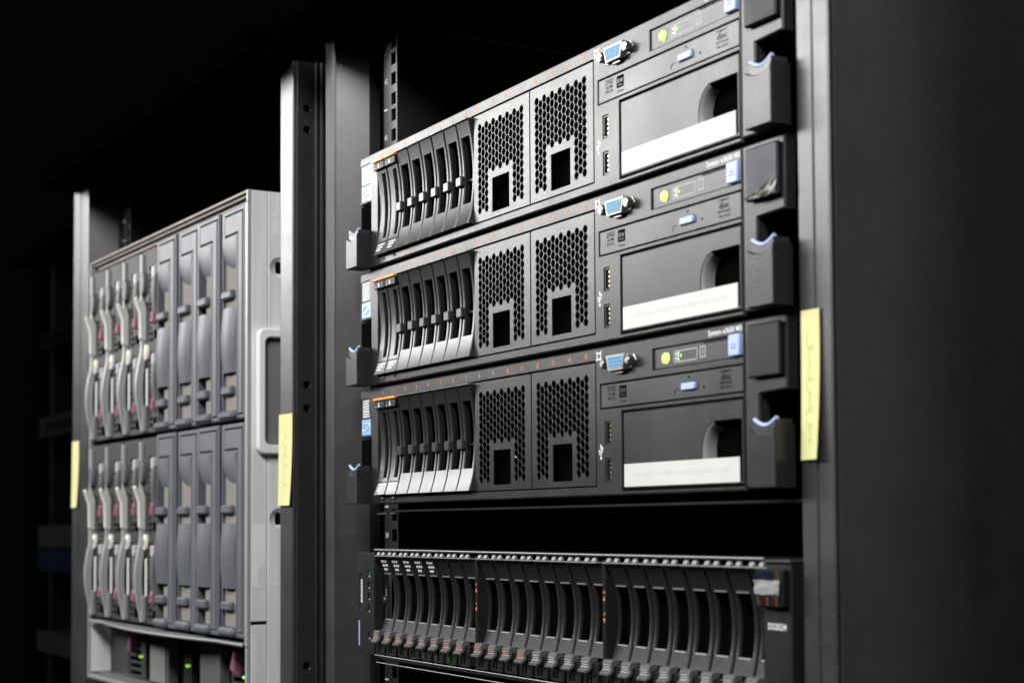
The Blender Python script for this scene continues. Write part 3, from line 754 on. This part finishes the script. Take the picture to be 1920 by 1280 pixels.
    s = MB(); s.add(V, F); s.build('reflection_patch', 'reflection_grey', bd, smooth=60, recalc=False)
    for i in range(11):
        cm = ('streak_red', 'streak_red', 'deep_blue', 'streak_yellow')[(i*7) % 4] if i > 2 else ('deep_blue', 'streak_yellow', 'deep_blue')[i]
        xx = 463.2+1.75*i
        MB().tube([(xx, -7.5, g(-56.2)), (xx+rnd.uniform(-.6, .6), -7.7, g(-53)), (xx+rnd.uniform(-1, 1), -7.6, g(-50.2))], .42, 5).build('reflection_streak', cm, bd, smooth=60)
    for i in range(9):
        xx = 463.4+2.1*i
        MB().tube([(xx, -7.5, g(-43.6)), (xx+rnd.uniform(-.8, .8), -7.6, g(-39.2))], .3, 5).build('reflection_streak', 'deep_blue' if i < 7 else 'streak_yellow', bd, smooth=60)
    MB().box(481.0, 483.6, -3.6, -2.9, g(-116), g(-94.5)).build('blue_stripe', 'blue', e)
    return t
make_shelf()
# shelf rails / cross pieces seen in the gap
t = thing('mounting_shelf', 'thin black slide rail tray just under the lowest server', 'rail tray', (0, 0, -6))
MB().box(8, 486, 4, 60, 0, 1.6, .3).build('tray', 'shelf_gloss', t)
MB().box(4, 20, 1, 8, -1.5, -.2, .2).box(26, 34, 1, 8, -1.5, -.2, .2).build('bracket', 'edge_metal', t)
# ------------------------------------------------------------------ blade enclosure on the left
def make_blades():
    t = thing('blade_enclosure', 'pale metal blade chassis with slate blue blanks and silver levered blades', 'blade enclosure', LO, ANG)
    # carcass
    c = MB(); c.box(0.5, 447, 26, 720, -178, 272.5); c.build('chassis', 'rack_dark', t)
    # right side skin with seam, dimples and flange
    sk = MB(); turn_plate(sk, rect(3.0, 17.6, -96.5, 273.4), [], 449.0, 447.2, .5); turn_plate(sk, rect(3.0, 17.6, -178, -99.5), [], 449.0, 447.2, .5)
    sk.build('side_skin', 'galvanised', t)
    fl = MB(); turn_plate(fl, rect(18.2, 120, -178, 273.4), [hole_poly(28.5, 208, 8.4), hole_poly(28.5, -9, 8.4)], 449.5, 447.2, .5)
    f = fl.build('side_flange', 'galvanised', t)
    for z in (208, -9):
        d = MB(); V = []; F = []; n = 18
        for i in range(5):
            rr = 8.4*(1-i/5.0); dp = 3.5*math.sin(i/4*math.pi/2)
            for k in range(n): V.append((449.2-dp, 28.5+rr*math.cos(2*math.pi*k/n), z+rr*math.sin(2*math.pi*k/n)))
        for i in range(4):
            for k in range(n): F.append((i*n+k, i*n+(k+1) % n, (i+1)*n+(k+1) % n, (i+1)*n+k))
        F.append(tuple(4*n+k for k in range(n)))
        d.add(V, F); d.build('dimple', 'galvanised', f, smooth=60)
    q = MB(); rnd = random.Random(2)
    for zz in (252, 245, 240.5, 236.5, 120, 115, -58, -66, -160):
        for k in range(3): q.box(449.52, 449.58, 21.2+2.3*k, 22.6+2.3*k+rnd.uniform(0, .6), zz, zz+2.4)
    q.build('lettering', 'print_white', f)
    st = MB().box(449.0, 449.25, 5.0, 16.4, -68, -14, .08).build('rating_sticker', 'light_grey', t)
    q = MB()
    for i, yy_ in enumerate((10.0, 12.0, 14.6)): q.box(449.3, 449.34, yy_, yy_+.6, -66, -52+3*i)
    q.build('lettering', 'print_grey', st)
    # carrying handle frame on the side
    o = [(6.0+0, 47), (60, 47), (60, 154), (6.0, 154)]
    h = MB(); turn_plate(h, rrect(6.5, 80, 46, 154, 7, 5), [rrect(13.5, 74, 54, 146, 5, 5)], 456.5, 449.6, 1.2)
    h.build('handle_frame', 'light_grey', t, smooth=30)
    h = MB(); turn_plate(h, rrect(13.3, 74.2, 53.8, 146.2, 5, 5), [], 450.6, 449.6); h.build('handle_recess', 'cover_grey', t)
    # rims
    MB().box(443.4, 449.0, -.6, 3.0, -118, 262.5, .4).box(446.2, 449.0, -.6, 3.0, 262.6, 273.6, .4).build('edge_rim', 'lever_silver', t)
    MB().box(444.8, 449.0, -.6, 3.0, -178, -118.6, .4).build('edge_rim', 'lever_silver', t)
    MB().box(-.5, 1.8, -.6, 26, -178, 272, .4).build('edge_rim', 'lever_silver', t)
    tr = MB().box(0, 446.1, 0, 28, 271.4, 274.0, .5).build('top_trim', 'trim_brown', t)
    MB().box(0, 446.1, 2.5, 28, 268.3, 270.9, .4).build('top_trim', 'blade_plate', t)
    MB().box(1.8, 446, 6, 28, 264.6, 268, .4).build('top_trim', 'trim_brown', t)
    MB().box(2, 443, 9, 26, 73.6, 77.0).build('mid_shelf', 'rack_dark', t)
    P = 55.3
    # ---- slate blanks
    def blank(s0, z0):
        W_ = 52.8; H = 186.0; a = s0; g = lambda z: z0+(z-77.0)     # heights given as on the upper row
        o = MB().plate([(a, g(77)), (a+W_, g(77)), (a+W_, g(262.6)), (a, g(262.6))],
                       [[(a+2.6, g(85)), (a+34, g(85)), (a+34, g(236)), (a+2.6, g(236))],
                        [(a+6.6, g(239.4)), (a+36.2, g(239.4)), (a+36.2, g(81)), (a+49.6, g(81)), (a+49.6, g(258.6)), (a+6.6, g(258.6))]], 0, 24, 1.4, .5)
        b = o.build('blade_blank', 'slate', t, smooth=30)
        # raised outline: upper plate and full-height bar
        r = MB().prismy([(a+7.8, g(240.5)), (a+38.2, g(240.5)), (a+38.2, g(82)), (a+47.6, g(82)), (a+47.6, g(257.5)), (a+7.8, g(257.5))], -.3, 8, .7)
        r.build('raised_panel', 'slate', b)
        s = MB(); V = []; F = []; n = 10; mcol = 7           # scoop that curves back into the window
        for i in range(n+1):
            q = i/n; ang = q*math.pi/2
            for j in range(mcol+1):
                u = j/mcol; drop = 30+10*u
                V.append((a+2.7+31.2*u, -.3+12*(1-math.cos(ang)) - 2.0*math.sin(math.pi*u)*math.sin(2*ang)*.5, g(237.2)-drop*math.sin(ang)))
        for i in range(n):
            for j in range(mcol): k = i*(mcol+1)+j; F.append((k, k+1, k+mcol+2, k+mcol+1))
        s.add(V, F); s.build('scoop', 'slate', b, smooth=60, recalc=False)
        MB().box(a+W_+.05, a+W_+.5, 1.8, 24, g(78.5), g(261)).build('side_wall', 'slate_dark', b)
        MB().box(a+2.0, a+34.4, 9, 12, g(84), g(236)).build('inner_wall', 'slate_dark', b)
        MB().box(a+2.8, a+33.8, 2.6, 5, g(85.5), g(222), .5).build('card_liner', 'tan_card', b)
        for zz in (188, 103.5): MB().box(a+2.4, a+25.5, -2.2, 10, g(zz-4.0), g(zz+4.0), 1.6).build('clip', 'slate', b)
        hp = MB(); prof = [(a+3.0, 6), (a+3.0, 1.5), (a+4.2, -.6), (a+10, -2.0), (a+18, -2.0), (a+25, -.8), (a+30.0, 2.2), (a+30.8, 6)]
        n = 10; V = []; F = []; m_ = len(prof)
        for i in range(n+1):
            q = i/n; z = g(119+57*q); bow = 1.9*math.sin(math.pi*q)
            for (px, py) in prof: V.append((px, py-bow, z))
        for i in range(n):
            for k in range(m_): F.append((i*m_+k, i*m_+(k+1) % m_, (i+1)*m_+(k+1) % m_, (i+1)*m_+k))
        F.append(tuple(reversed(range(m_)))); F.append(tuple(n*m_+k for k in range(m_)))
        hp.add(V, F); hp.build('grip', 'slate', b, smooth=40)
        MB().box(a+1.0, a+35.0, -4.5, 14, g(77.6), g(85.4), 2.6).build('ledge', 'slate', b)
        return b
    b0 = blank(222.3, 77.0)
    for r_ in range(2):
        for c_ in range(4):
            if r_ or c_:
                q = moved(b0, P*c_, -188.6*r_)
                if c_ in (0, 2): q.location.y -= .002
                if c_ != 3: child(q, 'card_liner')[0].location.x += (.0 if c_ == 1 else .013)
    child(b0, 'card_liner')[0].location.x += .012; b0.location.y -= .002
    # ---- silver levered blades
    def blade(s0, z0):
        a = s0; g = lambda z: z0+(z-77.0)
        hs = []
        for blk in (0, 1):
            zb = 164 if blk else 79
            for r_ in range(13):
                for cc in (0, 1):
                    if cc == 1 and r_ % 3 == 2: continue
                    hs.append(rect(a+22.0+6.6*cc, a+27.0+6.6*cc, g(zb+4+5.9*r_), g(zb+8.1+5.9*r_)))
        b = MB().plate(rect(a+.4, a+53.2, g(77.4), g(261.5)), hs, 2.0, 3.2, .8, .1).build('blade_server', 'blade_grey', t)
        MB().box(a+1, a+53, 9, 25, g(78), g(261)).build('blade_body', 'void', b)
        # side rail strip
        MB().box(a+1.0, a+6.5, -1.0, 6, g(84), g(258), .8).build('hinge_strip', 'lever_silver', b)
        for blk in (0, 1):
            zb = 86*blk+77
            # curved ejector plate, button and catch
            n = 10; cy = lambda z, z1=zb: -0.4-2.2*math.sin(math.pi*min(1, max(0, (z-z1-28)/50)))
            MB().strip(a+37.5, a+49, g(zb+30), g(zb+70), lambda z: cy(z-z0+77), 6, 8, 1.5).build('ejector_plate', 'blade_plate', b, smooth=35)
            MB().prismy([(a+37.5, g(zb+22)), (a+46, g(zb+22)), (a+47.5, g(zb+31)), (a+42.5, g(zb+34))], -3.4, 4, 1.2).build('eject_button', 'pink', b, 'dusky pink eject button')
            MB().box(a+38, a+46, -2.0, 3, g(zb+67), g(zb+78), 1.0).build('catch', 'lilac', b)
            MB().box(a+44, a+50, -1, 4, g(zb+6), g(zb+15), .6).build('port_block', 'void', b)
        # long silver lever that bows forward, with a white thumb catch and an oval emblem plate
        n = 18; V = []; F = []
        for i in range(n+1):
            q = i/n; z = g(82+88*q); w = 5.2+1.5*math.sin(math.pi*q); bow = 6.0*math.sin(math.pi*min(1, q*1.08))**1.3
            cx = a+8.5+1.2*math.sin(3*q)
            V += [(cx-w*.5, 3-bow*.75, z), (cx-w*.4, -2-bow, z), (cx+w*.4, -2-bow, z), (cx+w*.5, 3-bow*.75, z)]
        for i in range(n):
            for k in range(4): F.append((i*4+k, i*4+(k+1) % 4, i*4+4+(k+1) % 4, i*4+4+k))
        F += [(3, 2, 1, 0), (n*4, n*4+1, n*4+2, n*4+3)]
        l = MB(); l.add(V, F); lv = l.build('lever', 'lever_silver', b, 'bowed silver lever', smooth=40)
        MB().prismx([(-1, g(171)), (-3, g(173)), (-3.6, g(198)), (-8.5, g(212)), (-7.5, g(214)), (-3, g(209)), (0, g(210)), (3, g(200)), (3, g(171))], a+4.5, a+12.0).build('thumb_catch', 'lever_white', lv, smooth=30)
        MB().prismy(circ(a+8.5, g(228), 6.5, 18, 0, 12), -2.0, 2, .8).build('emblem_plate', 'slate', b, smooth=40)
        MB().prismy(circ(a+18.0, g(158), 4.2, 18, 0, 8), -1.2, 2, .8).build('emblem_ring', 'light_grey', b, smooth=40)
        MB().prismy(circ(a+18.0, g(158), 2.2, 14, 0, 5), -1.5, -1, .2).build('emblem_core', 'gold', b, smooth=40)
        MB().box(a+16.0, a+19.0, 0.4, 2.5, g(104), g(142), .8).build('slim_tab', 'light_grey', b)
        MB().box(a+6.7, a+14, -2.0, 5, g(79), g(105), 1.0).build('lever_foot', 'lever_silver', b)
        return b
    a0 = blade(1.8, 77.0)
    for r_ in range(2):
        for c_ in range(4):
            if r_ or c_: moved(a0, 55.1*c_, -188.6*r_)
    # ---- power supply bay under the blades
    n = 40; V = []
    lip = []
    for i in range(n+1):
        s = 10+434*i/n; q = (s-10)/434
        out = -(2+14*max(0, math.sin(math.pi*min(1, max(0, (q-.12)/.72))))**0.8)
        lip.append((s, out, -115.6-1.2*q))
    L = MB(); V = []; F = []
    for (s, o_, z) in lip: V += [(s, o_, z+1.3), (s, o_-.8, z), (s, o_, z-1.3), (s, 8, z-1.3), (s, 8, z+1.3)]
    for i in range(n):
        for k in range(5): F.append((i*5+k, i*5+(k+1) % 5, i*5+5+(k+1) % 5, i*5+5+k))
    L.add(V, F); L.build('bay_lip', 'cover_grey', t, smooth=40)
    MB().box(2, 3.6, 3, 26, -171, -118).build('bay_cheek', 'galvanised', t)
    MB().box(3.7, 64, 24, 25.8, -171, -118).build('bay_back', 'blade_grey', t)
    MB().box(2, 446, 10, 25.8, -177.9, -171, .6).build('bay_floor', 'blade_plate', t)
    MB().box(2, 444, -1.5, 9.9, -178, -173.4, 1.2).build('bay_sill', 'cover_grey', t)
    def psu(a, w, m, hand=True):
        hs = [rect(a+4, a+w-14, -168+7.2*k, -163.4+7.2*k) for k in range(6)]
        p = MB().plate(rect(a, a+w, -171, -120), hs, 18, 22, .8, .2).build('power_supply', m, t)
        MB().box(a, a+w, 22.1, 25.5, -171, -120).build('supply_body', 'void', p)
        MB().prismy([(a+14, -142), (a+25, -145), (a+26, -126), (a+22, -126)], 10, 18, 1.2).build('handle', 'mauve', p, 'mauve triangular handle')
        MB().prismy(circ(a+w-8, -147.6, 1.4, 16), 14, 18, .8).build('status_light', 'led_small', p, 'green status light')
    psu(84, 52, 'blade_grey'); psu(368, 44, 'blade_grey'); psu(414, 28, 'blade_grey')
    MB().box(160, 214, 14, 25, -171, -120, 1).build('bay_cover', 'blade_plate', t)
    MB().box(165, 209, 12.6, 13.9, -169, -131, .5).build('cover_plate', 'cover_grey', t)
    p = MB().box(246, 268, 18, 25, -171, -120, .8).build('management_module', 'shelf_black', t)
    MB().prismy(circ(263, -147.6, 1.4, 16), 14, 18, .8).build('status_light', 'led_small', p, 'green status light')
    MB().box(300, 350, 14, 25, -171, -120, 1).build('bay_cover', 'blade_plate', t)
make_blades()
